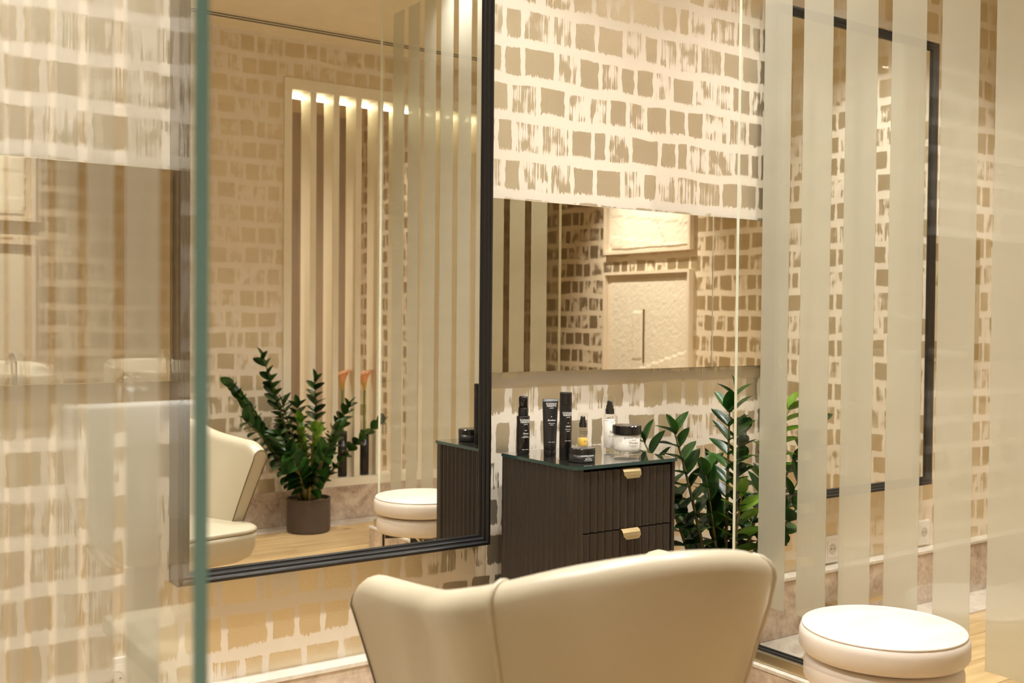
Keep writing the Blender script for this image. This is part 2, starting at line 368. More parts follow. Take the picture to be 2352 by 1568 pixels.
XS = 4.0; SX0 = 0.8916 * D; SZ0 = H - 0.3718 * D; SZ1 = H + 0.503 * D   # slatted opening
bm = bmesh.new(); box(bm, XL, SX0, YO - 0.14, YO, 0, ZC); box(bm, SX0, XS, YO - 0.14, YO, 0, SZ0 - 0.002); box(bm, SX0, XR, YO - 0.14, YO, SZ1 + 0.002, ZC)
struct(mk('wall_front', bm, 'wpX'), 'wallpapered wall with an opening for the slatted screen')
struct(mk('wall_corridor', BX(XL, XR, YB - 0.1, YB, 0, ZC), 'greyw'), 'taupe wall of the corridor behind the screen')
struct(mk('wall_partition', BX(3.95, 4.05, YB, YO - 0.15, 0, ZC), 'wpY'), 'wallpapered cross wall of the corridor')
bh = 0.0792 * D
struct(mk('baseboard_back', BX(XL, XR, 2.8, YA, 0.0006, bh, bev=0.003), 'marble'), 'beige marble skirting under the mirrors')
struct(mk('baseboard_front', BX(XL, XS, YO, YO + 0.018, 0.0006, SZ0, bev=0.003), 'marble'), 'beige marble skirting under the slatted screen')
struct(mk('baseboard_right', BX(XR - 0.02, XR, YB + 0.02, 2.798, 0.0006, bh, bev=0.003), 'marble'), 'beige marble skirting of the end wall')
struct(mk('trim_1', BX(XL, XR, 2.795, YA, bh, bh + 0.014, bev=0.002), 'marblef'), 'pale capping of the marble skirting')

# slot diffuser in the ceiling near the front wall
t = empty('slot_diffuser', (0, -0.12, ZC)); tag(t, 'long twin-slot air diffuser in the cream ceiling', 'air diffuser')
mk('body', BX(XL + 0.3, XR - 0.3, -0.055, 0.055, -0.004, -0.0004, bev=0.001), 'ceil', t)
for yy in (-0.022, 0.022): mk('slot', BX(XL + 0.3, XR - 0.3, yy - 0.008, yy + 0.008, -0.006, -0.0042), 'shadow', t)

# ---------------------------------------------------------------- mirrors
def framed_mirror(x0, x1, z0, z1, label):
    t = empty('framed_mirror', ((x0 + x1) / 2, 2.86, z0)); tag(t, label, 'mirror', 'black framed wall mirrors')
    ox, oz = (x0 + x1) / 2, z0
    W, Hh = (x1 - x0) / 2, z1 - z0
    prof = [(0.0, 0.0), (0.0, -0.074), (0.003, -0.080), (0.010, -0.081), (0.013, -0.076), (0.016, -0.074), (0.022, -0.0735), (0.0245, -0.070), (0.028, -0.068), (0.033, -0.0675), (0.036, -0.060), (0.036, -0.05)]
    for side in range(4):
        bm = bmesh.new(); A = []; B = []
        for q, yy in prof:
            cs = [(-W + q, q), (W - q, q), (W - q, Hh - q), (-W + q, Hh - q)]
            a, b = cs[side], cs[(side + 1) % 4]
            A.append(bm.verts.new((a[0], yy, a[1]))); B.append(bm.verts.new((b[0], yy, b[1])))
        n = len(A)
        for i in range(n): bm.faces.new((A[i], A[(i + 1) % n], B[(i + 1) % n], B[i]))
        bm.faces.new(A); bm.faces.new(B[::-1])
        mk(('bottom_rail', 'right_stile', 'top_rail', 'left_stile')[side], bm, 'black', t)
    mk('mirror_glass', BX(-W + 0.03, W - 0.03, -0.060, -0.054, 0.03, Hh - 0.03), 'mirror', t)
    mk('backing', BX(-W + 0.05, W - 0.05, -0.053, -0.001, 0.05, Hh - 0.05), 'black', t)
    return t
MZ0, MZ1 = H - 0.2555 * D, H + 0.434 * D
framed_mirror(0.3135 * D, 0.6655 * D, MZ0, MZ1, 'tall black-framed mirror facing the cream tub chair beside the dark cabinet')
framed_mirror(1.146 * D, 1.500 * D, MZ0, MZ1, 'tall black-framed mirror seen behind the striped glass next to the end wall')
def strip_mirror(x0, x1, joints, label):
    z0, z1 = H - 0.0625 * D, H + 0.1365 * D
    t = empty('strip_mirror', ((x0 + x1) / 2, YA, z0)); tag(t, label, 'mirror', 'frameless bronze mirror strips')
    ox = (x0 + x1) / 2; xs = [x0] + joints + [x1]
    for a, b in zip(xs, xs[1:]):
        mk('mirror_pane', BX(a - ox + 0.0008, b - ox - 0.0008, 2.822 - YA, 2.828 - YA, 0, z1 - z0, bev=0.0012, seg=1), 'bronze', t)
    for j_ in joints: mk('joint_strip', BX(j_ - ox - 0.0018, j_ - ox + 0.0018, 2.8195 - YA, 2.8215 - YA, 0, z1 - z0), 'chrome', t)
    mk('backing', BX(x0 - ox + 0.004, x1 - ox - 0.004, 2.829 - YA, -0.0005, 0.004, z1 - z0 - 0.004), 'shadow', t)
    return t
strip_mirror(-0.128 * D, 0.3125 * D, [0.268 * D], 'bronze mirror strip behind the glass partition, wash bowls in front of it')
strip_mirror(0.6665 * D, 1.145 * D, [1.0255 * D], 'bronze mirror strip above the dark cabinet with toiletries')
strip_mirror(1.501 * D, 1.645 * D, [], 'short bronze mirror strip beside the end wall corner')

# ---------------------------------------------------------------- glass partitions
def partition(X, label, y0=0.300 * D, edge='gedge'):
    y1 = 0.8432 * D
    t = empty('glass_partition', (X, (y0 + y1) / 2, 0)); tag(t, label, 'partition', 'glass partitions with frosted stripes')
    oy = (y0 + y1) / 2; th = 0.006
    zb = H - 0.374 * D
    bm = bmesh.new(); fs = box(bm, -th, th, y0 - oy, y1 - oy, zb, ZC)
    bm.normal_update()
    for f in bm.faces:
        c = f.calc_center_median()
        if abs(c.y - (y0 - oy)) < 1e-4: f.material_index = 1
        elif abs(c.y - (y1 - oy)) < 1e-4: f.material_index = 2
    mk('glass_pane', bm, None, t, mats=['glass', edge, 'gedge_lit'])
    yy = 0.8094 * D; per = 0.0541 * D; k = 0
    while yy - 0.040 * D > y0 + 0.005:
        mk('frosted_stripe', BX(th + 0.0004, th + 0.0016, yy - 0.0378 * D - oy, yy - oy, H - 0.3145 * D, H + 0.529 * D), 'frost', t)
        yy -= per; k += 1
    mk('base_rail', BX(-0.030, 0.030, y0 - oy, y1 - oy, zb + 0.001, zb + 0.034, bev=0.002), 'brass', t)
    for s in (-1, 1): mk('gasket', BX(min(s * 0.0065, s * 0.014), max(s * 0.0065, s * 0.014), y0 - oy, y1 - oy, zb + 0.0345, zb + 0.040), 'shadow', t)
    p = empty('marble_plinth', (X, oy, 0)); tag(p, 'low marble plinth carrying ' + label, 'plinth', 'marble plinths of the partitions')
    mk('core', BX(-0.045, 0.045, y0 - oy - 0.02, y1 - oy + 0.02, 0.0012, zb - 0.014, bev=0.003), 'marble', p)
    mk('capping', BX(-0.047, 0.047, y0 - oy - 0.022, y1 - oy + 0.022, zb - 0.0135, zb, bev=0.003), 'marblef', p)
partition(0.8965 * D, 'striped glass partition beside the round stool', edge='gedge_lit')
partition(0.0982 * D, 'striped glass partition beside the wash bowls', 0.2915 * D)

# ---------------------------------------------------------------- slatted screen in the opposite wall
t = empty('slatted_screen', (SX0, YO, SZ0)); tag(t, 'cream slatted room divider above the marble skirting', 'screen')
dz = SZ1 - SZ0; sw = 0.05; dep = 0.13
mk('bottom_rail', BX(0, XS - SX0, -dep, 0.012, 0, 0.052, bev=0.002), 'white', t)
mk('top_rail', BX(0, XS - SX0, -dep, 0.012, dz - 0.067, dz, bev=0.002), 'white', t)
mk('stile', BX(0, sw, -dep, 0.012, 0.0525, dz - 0.0675, bev=0.002), 'white', t)
mk('stile', BX(XS - SX0 - sw, XS - SX0, -dep, 0.012, 0.0525, dz - 0.0675, bev=0.002), 'white', t)
x = 0.951 * D - SX0
while x < XS - SX0 - 0.10:
    mk('slat', BX(x, x + 0.040, -dep, 0.010, 0.0525, dz - 0.0675, bev=0.002), 'white', t); x += 0.0537 * D
mk('light_strip', BX(sw + 0.002, XS - SX0 - 0.06, -dep - 0.018, -dep - 0.002, dz - 0.088, dz - 0.072), 'led', t)
# corridor behind: door, sign, frame
t = empty('door_1', (2.95, YB, 0)); struct(t, 'taupe door in a pale frame behind the screen')
mk('door_leaf', BX(-0.45, 0.45, 0.002, 0.045, 0.004, 2.08, bev=0.002), 'door', t)
for a, b in ((-0.54, -0.452), (0.452, 0.54)): mk('jamb', BX(a, b, 0.002, 0.07, 0.002, 2.09, bev=0.002), 'doorframe', t)
mk('lintel', BX(-0.54, 0.54, 0.002, 0.07, 2.0905, 2.18, bev=0.002), 'doorframe', t)
hd = mk('handle_plate', BX(0.33, 0.37, 0.046, 0.054, 0.93, 1.17, bev=0.003), 'steel', t)
mk('lever', BX(0.22, 0.36, 0.060, 0.080, 1.04, 1.065, bev=0.005), 'steel', hd)
s_ = empty('wall_sign', (2.62, YB + 0.06, 1.45)); tag(s_, 'small black and grey notice on the taupe door', 'sign')
mk('board', BX(-0.06, 0.06, -0.012, 0, -0.02, 0.30, bev=0.002), 'pmat', s_); mk('panel', BX(-0.05, 0.05, 0.0005, 0.004, 0.14, 0.27), 'plategrey', s_)

# ---------------------------------------------------------------- ceiling lights
for i, (x, yy, wt, cone, near) in enumerate(SPOTS):
    t = empty('ceiling_spotlight', (x, yy, ZC)); tag(t, 'small recessed ceiling spotlight ' + near, 'spotlight', 'recessed ceiling spots')
    mk('ring', LA([(0.028, -0.0005), (0.045, -0.0005), (0.045, -0.006), (0.038, -0.009), (0.028, -0.006)], seg=32, cap0=False, cap1=False), 'ceil', t, smooth=True)
    mk('lens', LA([(0.027, -0.001), (0.027, -0.003)], seg=24), 'lamp', t)
    l = bpy.data.lights.new('spot_beam', 'SPOT'); l.energy = wt; l.color = SPOT_COL; l.spot_size = math.radians(cone); l.spot_blend = 0.9; l.shadow_soft_size = 0.035
    lo = bpy.data.objects.new('spot_beam', l); C.objects.link(lo); lo.parent = t; lo.location = (0, 0, -0.015)
    if 'turned' in near: lo.rotation_euler = (0, -0.46, 0) if x > 0 else (-0.50, 0, 0)
for x, wt, near in ((1.0, 60, 'at its blind end'), (2.0, 60, 'before the taupe door'), (3.3, 26, 'beside the cross wall')):
    t = empty('corridor_downlight', (x, -1.3, ZC)); tag(t, 'round downlight in the corridor behind the screen, ' + near, 'downlight', 'corridor downlights')
    mk('ring', LA([(0.05, -0.0005), (0.07, -0.0005), (0.07, -0.008), (0.05, -0.006)], seg=32, cap0=False, cap1=False), 'ceil', t, smooth=True)
    mk('lens', LA([(0.049, -0.001), (0.049, -0.004)], seg=24), 'lamp', t)
    l = bpy.data.lights.new('downlight_beam', 'SPOT'); l.energy = wt; l.color = (1, 0.86, 0.68); l.spot_size = math.radians(130); l.spot_blend = 0.8; l.shadow_soft_size = 0.05
    lo = bpy.data.objects.new('downlight_beam', l); C.objects.link(lo); lo.parent = t; lo.location = (0, 0, -0.015)

# ---------------------------------------------------------------- cabinet with four drawers
def flute(L_, n, amp, p=8):
    pts = []
    for i in range(n * p + 1):
        s = i / (n * p); ph = (s * n) % 1.0
        pts.append((s * L_, -amp * (0.5 - 0.5 * math.cos(2 * PI * s * n)) ** 0.8))
    return pts
def fluted(bm, L_, n, amp, base, z0, z1):
    f = flute(L_, n, amp); poly = [(x, y) for x, y in f] + [(L_, base), (0, base)]
    prism(bm, poly, z0, z1)
cx0, cx1, cy0, cy1 = 0.680 * D, 0.823 * D, 0.862 * D, 2.79
ct = H - 0.1525 * D
t = empty('drawer_cabinet', ((cx0 + cx1) / 2, (cy0 + cy1) / 2, 0)); tag(t, 'dark fluted wooden drawer cabinet with smoked glass top', 'cabinet')
ox, oy = (cx0 + cx1) / 2, (cy0 + cy1) / 2
xl, xr, yf, yb = cx0 - ox, cx1 - ox, cy0 - oy, cy1 - oy
zt = ct - 0.0105
mk('carcass', BX(xl + 0.014, xr - 0.013, yf + 0.034, yb, 0.05, zt - 0.0006), 'shadow', t)
bm = bmesh.new(); fluted(bm, yb - yf - 0.012, 14, 0.0085, 0.012, 0.045, zt - 0.001)
o = mk('side_panel', bm, 'dwood', t); o.rotation_euler = (0, 0, -PI / 2); o.location = (xl + 0.0072, yb, 0)
bm = bmesh.new(); fluted(bm, 0.694 * D - cx0 - 0.003, 2, 0.003, 0.03, 0.045, zt - 0.001)
o = mk('front_stile', bm, 'dwood', t); o.location = (xl + 0.001, yf + 0.003, 0)
mk('side_panel', BX(xr - 0.0118, xr, yf + 0.002, yb, 0.045, zt - 0.001, bev=0.0015), 'dwood', t)
mk('toe_kick', BX(xl + 0.02, xr - 0.02, yf + 0.05, yb, 0.001, 0.049), 'shadow', t)
gz = [H - v * D for v in (0.1592, 0.2245, 0.2900, 0.3555)] + [0.055]
dx0, dx1 = 0.694 * D - ox + 0.0018, 0.8193 * D - ox - 0.001
for i in range(4):
    bm = bmesh.new(); fluted(bm, dx1 - dx0, 12, 0.0070, 0.026, gz[i + 1] + 0.0022, gz[i] - 0.0012)
    d = mk('drawer', bm, 'dwood', t); d.location = (dx0, yf + 0.0085, 0)
    # gold tab pull: a bent plate hooked over the drawer front
    mid = (dx1 - dx0) / 2; hw = 0.034; bm = bmesh.new()
    sec = [(0.010, 0.0), (-0.006, 0.0), (-0.013, -0.003), (-0.018, -0.010), (-0.021, -0.020), (-0.0225, -0.030)]
    rows = []
    for (yy, zz), k in zip(sec, (1, 1, 1, 1, 1, 0.78)):
        rows.append([bm.verts.new((mid + s * hw * k, yy, gz[i] + zz + 0.001)) for s in (-1, -0.9, 0.9, 1)])
    last = rows[-1]
    for s, v in zip((-1, -0.9, 0.9, 1), last): v.co.z += 0.003 if abs(s) == 1 else 0
    for a, b in zip(rows, rows[1:]):
        for j in range(3): bm.faces.new((a[j], a[j + 1], b[j + 1], b[j]))
    bmesh.ops.solidify(bm, geom=bm.faces[:], thickness=0.0016)
    h_ = mk('pull', bm, 'gold', d); h_['label'] = 'satin gold tab pull'
bm = bmesh.new(); prism(bm, rrect(0.6785 * D - ox, 0.825 * D - ox, 0.8585 * D - oy, yb, 0.014), ct - 0.010, ct)
for f in bm.faces:
    f.material_index = 0 if abs(f.calc_center_median().z - ct) < 1e-4 else 1
mk('glass_top', bm, None, t, mats=['gtop', 'gtope'])['label'] = 'smoked glass top with green edge'

# ---------------------------------------------------------------- toiletries on the cabinet
def lettering(parent, lines, r, a_face, ink, flat=None):
    """lines: (text, size, z, shear); wrapped round radius r towards angle a_face, or on a flat front"""
    for s, size, z, sh in lines:
        me = text_mesh(s, size, sh); bm = bmesh.new(); bm.from_mesh(me); bpy.data.meshes.remove(me)
        for v in bm.verts:
            x, yy = v.co.x, v.co.y
            if flat is None:
                a = a_face + x / r; v.co = ((r + 0.0004) * math.cos(a), (r + 0.0004) * math.sin(a), z + yy)
            else: v.co = flat(x, z + yy)
        mk('lettering', bm, ink, parent)
AF = math.radians(-126 + 24)                     # labels are turned a little to the right of the viewer
def thing(name, x, y_, label, cat, sc=(1.12, 1.12, 1.10)):
    t = empty(name, (x, y_, ct + 0.0004)); tag(t, label, cat); t.scale = sc; return t
# spray bottle
t = thing('spray_bottle', 1.942, 2.722, 'slim black spray bottle with stepped cap at the cabinet corner by the mirror', 'bottle')
R = 0.0185
mk('body', LA([(R - 0.002, 0), (R, 0.002), (R, 0.108), (R - 0.002, 0.110)]), 'pblack', t, smooth=True)
mk('collar', LA([(0.0140, 0.1105), (0.0142, 0.112), (0.0140, 0.132), (0.0135, 0.133)]), 'pblack', t, smooth=True)
mk('cap', LA([(0.0128, 0.1335), (0.0128, 0.160), (0.0118, 0.1645), (0.009, 0.166)]), 'pblack', t, smooth=True)
lettering(t, [('ROSSANO', 0.0072, 0.0985, 0), ('FERRETTI', 0.0072, 0.0925, 0), ('parma', 0.0042, 0.0868, 0.35), ('24/7', 0.0042, 0.069, 0), ('Vivace', 0.0066, 0.0605, 0.4), ('LEAVE-IN', 0.0032, 0.053, 0), ('CONDITIONER', 0.0034, 0.0495, 0), ('100ml / 3.4 fl. oz', 0.0032, 0.015, 0)], R, AF, 'ink')
# tube
t = thing('cream_tube', 1.987, 2.641, 'flat-topped black squeeze tube standing on its cap', 'tube')
mk('cap', LA([(0.0165, 0), (0.0175, 0.002), (0.0175, 0.020), (0.0172, 0.0205)]), 'pblack', t, smooth=True)
bm = bmesh.new(); rings = []; SEG = 40
ang = math.radians(-126 + 6) + PI / 2
for i in range(13):
    k = i / 12; z = 0.0212 + 0.140 * k; a = 0.0174 + 0.0046 * k; b = 0.0174 * (1 - k) ** 0.8 + 0.0012
    rings.append([bm.verts.new((a * math.cos(q) * math.cos(ang) - b * math.sin(q) * math.sin(ang), a * math.cos(q) * math.sin(ang) + b * math.sin(q) * math.cos(ang), z)) for q in [2 * PI * j / SEG for j in range(SEG)]])
for A, B in zip(rings, rings[1:]):
    for j in range(SEG): bm.faces.new((A[j], A[(j + 1) % SEG], B[(j + 1) % SEG], B[j]))
bm.faces.new(rings[0][::-1]); bm.faces.new(rings[-1])
mk('body', bm, 'pmat', t, smooth=True)
def tubefront(x, z):
    k = (z - 0.0212) / 0.140; a = 0.0174 + 0.0046 * k; b = 0.0174 * (1 - k) ** 0.8 + 0.0012
    x = x + 0.003; q = -math.acos(max(-1, min(1, x / a)))
    n = Vector((math.sin(ang), -math.cos(ang), 0)); u_ = Vector((math.cos(ang), math.sin(ang), 0))
    return u_ * x + n * (b * abs(math.sin(q)) + 0.0005) + Vector((0, 0, z))
lettering(t, [('ROSSANO', 0.0064, 0.1475, 0), ('FERRETTI', 0.0064, 0.1415, 0), ('parma', 0.004, 0.136, 0.35), ('01', 0.004, 0.1115, 0), ('favoloso', 0.0066, 0.102, 0.4), ('PERFECTING', 0.003, 0.093, 0), ('SERUM', 0.003, 0.0885, 0), ('100ml / 3.4 fl. oz', 0.0028, 0.041, 0)], 1, 0, 'ink', flat=tubefront)
# tall pump
t = thing('tall_bottle', 1.985, 2.560, 'tallest black cylinder bottle behind the low black jar', 'bottle')
R = 0.0165
mk('body', LA([(R - 0.0015, 0), (R, 0.002), (R, 0.150), (R - 0.0005, 0.1508)]), 'pblack', t, smooth=True)
mk('cap', LA([(R - 0.0006, 0.1512), (R, 0.1525), (R, 0.183), (R - 0.001, 0.1845), (R - 0.004, 0.185)]), 'pblack', t, smooth=True)
lettering(t, [('ROSSANO', 0.0070, 0.1285, 0), ('FERRETTI', 0.0070, 0.1225, 0), ('parma', 0.004, 0.117, 0.35), ('02', 0.004, 0.101, 0), ('dolce', 0.0066, 0.092, 0.4), ('SOFTENING', 0.003, 0.0835, 0), ('SERUM', 0.003, 0.0785, 0), ('100ml / 3.4 fl. oz', 0.0028, 0.052, 0)], R, AF, 'ink')
# pump bottles with clear overcaps
def pump(t, R, hb, fill, mfill, cap_h, k):
    mk('body', LA([(R - 0.001, 0), (R, 0.0015), (R, hb - 0.003), (R - 0.002, hb)], seg=40), 'pclear', t, smooth=True)
    mk('contents', LA([(R - 0.003, 0.010), (R - 0.002, 0.012), (R - 0.002, fill), (R - 0.003, fill + 0.0005)], seg=40), mfill, t, smooth=True)
    p_ = mk('pump_head', LA([(R * 0.74, hb + 0.0006), (R * 0.74, hb + 0.016 * k), (R * 0.62, hb + 0.0165 * k), (R * 0.60, hb + 0.026 * k), (R * 0.50, hb + 0.0265 * k), (R * 0.44, hb + 0.038 * k), (R * 0.34, hb + 0.040 * k)], seg=36), 'pblack', t); 
    mk('overcap', LA([(R - 0.0006, hb + 0.0006), (R - 0.0006, hb + cap_h), (R - 0.002, hb + cap_h + 0.0012)], seg=40, cap0=False), 'pclear', t, smooth=True)
t = thing('serum_bottle', 2.128, 2.655, 'small clear pump bottle half filled with golden serum', 'bottle')
pump(t, 0.0150, 0.0735, 0.043, 'serum', 0.040, 0.82)
lettering(t, [('ROSSANO', 0.0062, 0.0620, 0), ('FERRETTI', 0.0062, 0.0560, 0), ('parma', 0.0038, 0.0510, 0.35), ('Vita', 0.0066, 0.0345, 0.4), ('SERUM', 0.003, 0.0215, 0)], 0.0150, AF, 'inkd')
t = thing('lotion_bottle', 2.232, 2.646, 'tall clear pump bottle of white lotion behind the cream jar', 'bottle')
pump(t, 0.0175, 0.1085, 0.0935, 'cream', 0.050, 0.98)
lettering(t, [('ROSSANO FERRETTI', 0.0048, 0.0905, 0), ('parma', 0.0042, 0.085, 0.35), ('Velo', 0.0090, 0.058, 0.4), ('SMOOTHING', 0.0032, 0.0445, 0), ('100 ml', 0.0036, 0.014, 0)], 0.0175, AF - 0.1, 'inkd')
# jars
t = thing('cream_jar', 2.222, 2.550, 'large glass jar of white cream with black lid', 'jar', (1.12, 1.12, 1.04))
R = 0.0405
mk('glass', LA([(R - 0.004, 0), (R, 0.004), (R, 0.060), (R - 0.003, 0.063)]), 'pclear', t, smooth=True)
mk('contents', LA([(R - 0.009, 0.011), (R - 0.0045, 0.014), (R - 0.0035, 0.020), (R - 0.0035, 0.061)]), 'cream', t, smooth=True)
mk('lid', LA([(R - 0.0015, 0.0635), (R + 0.0005, 0.0642), (R + 0.0005, 0.0875), (R - 0.001, 0.089), (R - 0.002, 0.0893)]), 'pblack', t, smooth=False)
lettering(t, [('ROSSANO FERRETTI', 0.0062, 0.0535, 0), ('parma', 0.0048, 0.0480, 0.35), ('Prodigio', 0.0090, 0.0385, 0.4), ('RECONSTRUCTING', 0.0032, 0.031, 0), ('TREATMENT', 0.0032, 0.0275, 0), ('200 ml', 0.0032, 0.016, 0)], R, AF + 0.02, 'inkd')
t = thing('low_jar', 1.993, 2.489, 'low black jar at the front corner of the glass top', 'jar', (1.07, 1.07, 1.0))
R = 0.0370
mk('body', LA([(R - 0.002, 0), (R, 0.002), (R, 0.0245)]), 'pmat', t, smooth=True)
mk('lid', LA([(R + 0.0003, 0.0249), (R + 0.0003, 0.040), (R - 0.001, 0.042), (R - 0.0025, 0.0425)]), 'pblack', t)
lettering(t, [('ROSSANO FERRETTI', 0.0045, 0.0205, 0), ('parma', 0.0034, 0.0170, 0.35), ('favoloso', 0.0060, 0.0125, 0.4), ('STYLING CREAM', 0.0034, 0.0072, 0)], R, AF + 0.05, 'ink')

# ---------------------------------------------------------------- tub chair
def tub_chair(loc, rz, label):
    t = empty('salon_chair', (loc[0], loc[1], 0), rz); tag(t, label, 'chair')
    r0, La = 0.318, 0.345
    nu = 72
    def path(s, r, la):                      # s in -1..1 ; U open towards +y (local)
        tot = 2 * la + PI * r; d = (s + 1) / 2 * tot
        fl_ = 0.052
        if d < la: return Vector((-r - fl_ * (1 - d / la) ** 1.3, la - d, 0)), Vector((-1, -0.12, 0)).normalized()
        if d < la + PI * r:
            a = PI + (d - la) / r; return Vector((r * math.cos(a), r * math.sin(a), 0)), Vector((math.cos(a), math.sin(a), 0))
        return Vector((r + fl_ * max(0.0, (d - la - PI * r) / la) ** 1.3, d - la - PI * r, 0)), Vector((1, -0.12, 0)).normalized()
    def rim(s):                              # rim height from the tips over the sides to the back
        a = abs(s); k = [(0.0, 0.895), (0.2, 0.878), (0.42, 0.828), (0.62, 0.790), (0.85, 0.768), (1.0, 0.760)]
        for (p, q), (p2, q2) in zip(k, k[1:]):
            if a <= p2: 
                i_ = k.index((p, q)); m0 = (q2 - k[max(i_ - 1, 0)][1]) / (p2 - k[max(i_ - 1, 0)][0]) if i_ else 0.0
                nx = k[min(i_ + 2, len(k) - 1)]; m1 = (nx[1] - q) / (nx[0] - p); h = p2 - p; f = (a - p) / h
                return (2 * f ** 3 - 3 * f * f + 1) * q + (f ** 3 - 2 * f * f + f) * h * m0 + (3 * f * f - 2 * f ** 3) * q2 + (f ** 3 - f * f) * h * m1
        return k[-1][1]
    zb = 0.37; th = 0.066
    bm = bmesh.new(); cols = []; ends = []
    for i in range(nu + 1):
        s = -1 + 2 * i / nu; zr = rim(s); ring = []
        tip = max(0.0, (abs(s) - 0.9) / 0.1)
        zr -= 0.03 * tip * tip
        def P(z, off):
            k = max(0.0, min(1.0, (z - zb) / (0.80 - zb))); r = r0 * (0.68 + 0.32 * k ** 1.25); la = La * (0.62 + 0.38 * k ** 0.95)
            p, n = path(s, r, la); p = p + n * off; p.z = z; return p
        thk = th
        for j in range(11): ring.append(P(zb + (zr - thk / 2 - zb) * j / 10, 0.0))
        for j in range(1, 8):
            a = PI * j / 8; ring.append(P(zr - thk / 2, -thk / 2 + thk / 2 * math.cos(a)) + Vector((0, 0, thk / 2 * math.sin(a))))
        for j in range(9): ring.append(P(zr - thk / 2 - (zr - thk / 2 - 0.40) * j / 8, -thk * (1 - 0.25 * j / 8)))
        cols.append([bm.verts.new(p) for p in ring])
    for A, B in zip(cols, cols[1:]):
        for j in range(len(A) - 1): bm.faces.new((A[j], B[j], B[j + 1], A[j + 1]))
    bm.faces.new(cols[0]); bm.faces.new(cols[-1][::-1])
    bm.faces.new([c[0] for c in cols]); 
    shell = sharp(mk('shell', bm, 'leather', t, smooth=True), 50)
    # piping on the arm ends and seams over the back
    for col in (cols_pts(shell, 0, nu, 27), cols_pts(shell, nu, nu, 27)):
        mk('piping', TU(col, 0.0024, seg=6), 'pipe', shell, smooth=True)
    for i in (int(nu * 0.325), int(nu * 0.675)):
        pts = cols_pts(shell, i, nu, 27)
        mk('seam', TU(pts, [0.0048] * len(pts), seg=8), 'leather', shell, smooth=True)
    # seat cushion
    poly = []
    for i in range(49):
        a = 2 * PI * i / 48
    w_, yb_, yf_ = 0.285, -0.235, 0.40
    poly = []
    for cx, cy, rr, a0 in ((w_ - 0.10, yf_ - 0.10, 0.10, 0), (-w_ + 0.10, yf_ - 0.10, 0.10, 90), (-w_ + 0.235, yb_ + 0.235, 0.235, 180), (w_ - 0.235, yb_ + 0.235, 0.235, 270)):
        for i in range(9):
            a = math.radians(a0 + 90 * i / 8); poly.append((cx + rr * math.cos(a), cy + rr * math.sin(a)))
    bm = bmesh.new(); prof = [(0.72, 0.315), (0.86, 0.322), (0.95, 0.342), (0.985, 0.37), (1.0, 0.415), (1.0, 0.432)]
    rg = [[bm.verts.new((px * k, (py - 0.07) * k + 0.07, z)) for px, py in poly] for k, z in prof]
    for A, B in zip(rg, rg[1:]):
        for j in range(len(A)): bm.faces.new((A[j], A[(j + 1) % len(A)], B[(j + 1) % len(A)], B[j]))
    bm.faces.new(rg[0][::-1]); bm.faces.new(rg[-1])
    base = mk('seat_base', bm, 'leather', t, smooth=True)
    bm = bmesh.new(); prof = [(0.985, 0.4326), (1.005, 0.437), (1.0, 0.447), (0.97, 0.453), (0.8, 0.458), (0.4, 0.462)]
    rg = [[bm.verts.new((px * k, (py - 0.07) * k + 0.07, z)) for px, py in poly] for k, z in prof]
    for A, B in zip(rg, rg[1:]):
        for j in range(len(A)): bm.faces.new((A[j], A[(j + 1) % len(A)], B[(j + 1) % len(A)], B[j]))
    bm.faces.new(rg[0][::-1]); bm.faces.new(rg[-1])
    mk('seat_cushion', bm, 'leather', t, smooth=True)
    mk('column', LA([(0.045, 0.02), (0.045, 0.15), (0.03, 0.152), (0.03, 0.3145)], c=(0, 0.05, 0)), 'chrome', t, smooth=False)
    mk('base_disc', LA([(0.27, 0.001), (0.275, 0.006), (0.26, 0.014), (0.06, 0.021)], c=(0, 0.05, 0)), 'chrome', t, smooth=True)
    return t
def cols_pts(shell, i, nu, n):
    vs_ = shell.data.vertices
    return [vs_[i * n + j].co + vs_[i * n + j].normal * 0.001 for j in range(0, n - 1)]
tub_chair((0.421 * D, 0.519 * D), math.radians(-11.5), 'cream leather tub chair with seamed back in front of the mirror')

# ---------------------------------------------------------------- round stool
t = empty('round_stool', (0.818 * D, 0.588 * D, 0.008)); tag(t, 'round pearl leather stool with two cushions on chrome legs', 'stool')
R = 0.204
cu = mk('seat_cushion', LA([(R - 0.03, 0.402), (R - 0.008, 0.408), (R, 0.420), (R, 0.452), (R - 0.004, 0.466), (R - 0.012, 0.472), (R - 0.05, 0.480), (R - 0.12, 0.485), (0.02, 0.487)], seg=72), 'leathers', t, smooth=True)
mk('piping', TU([((R - 0.009) * math.cos(a), (R - 0.009) * math.sin(a), 0.4715) for a in [2 * PI * i / 72 for i in range(72)]], 0.0032, seg=6, closed=True), 'leathers', cu, smooth=True)
mk('lower_cushion', LA([(R - 0.05, 0.322), (R - 0.022, 0.328), (R - 0.012, 0.342), (R - 0.012, 0.378), (R - 0.018, 0.394), (R - 0.04, 0.400)], seg=72), 'leathers', t, smooth=True)
mk('swivel_plate', LA([(R - 0.05, 0.4005), (R - 0.045, 0.4015)], seg=48), 'shadow', t)
for k in range(2):
    o = mk('cross_bar', BX(-0.16, 0.16, -0.022, 0.022, 0.300 - 0.014 * k, 0.3215 if k == 0 else 0.2995 - 0.0005, bev=0.001), 'chrome', t); o.rotation_euler = (0, 0, math.radians(20 + 90 * k))
for k in range(4):
    o = mk('leg', BX(0.1605, 0.1725, -0.022, 0.022, -0.0068, 0.321, bev=0.001), 'chrome', t); o.rotation_euler = (0, 0, math.radians(20 + 90 * k))

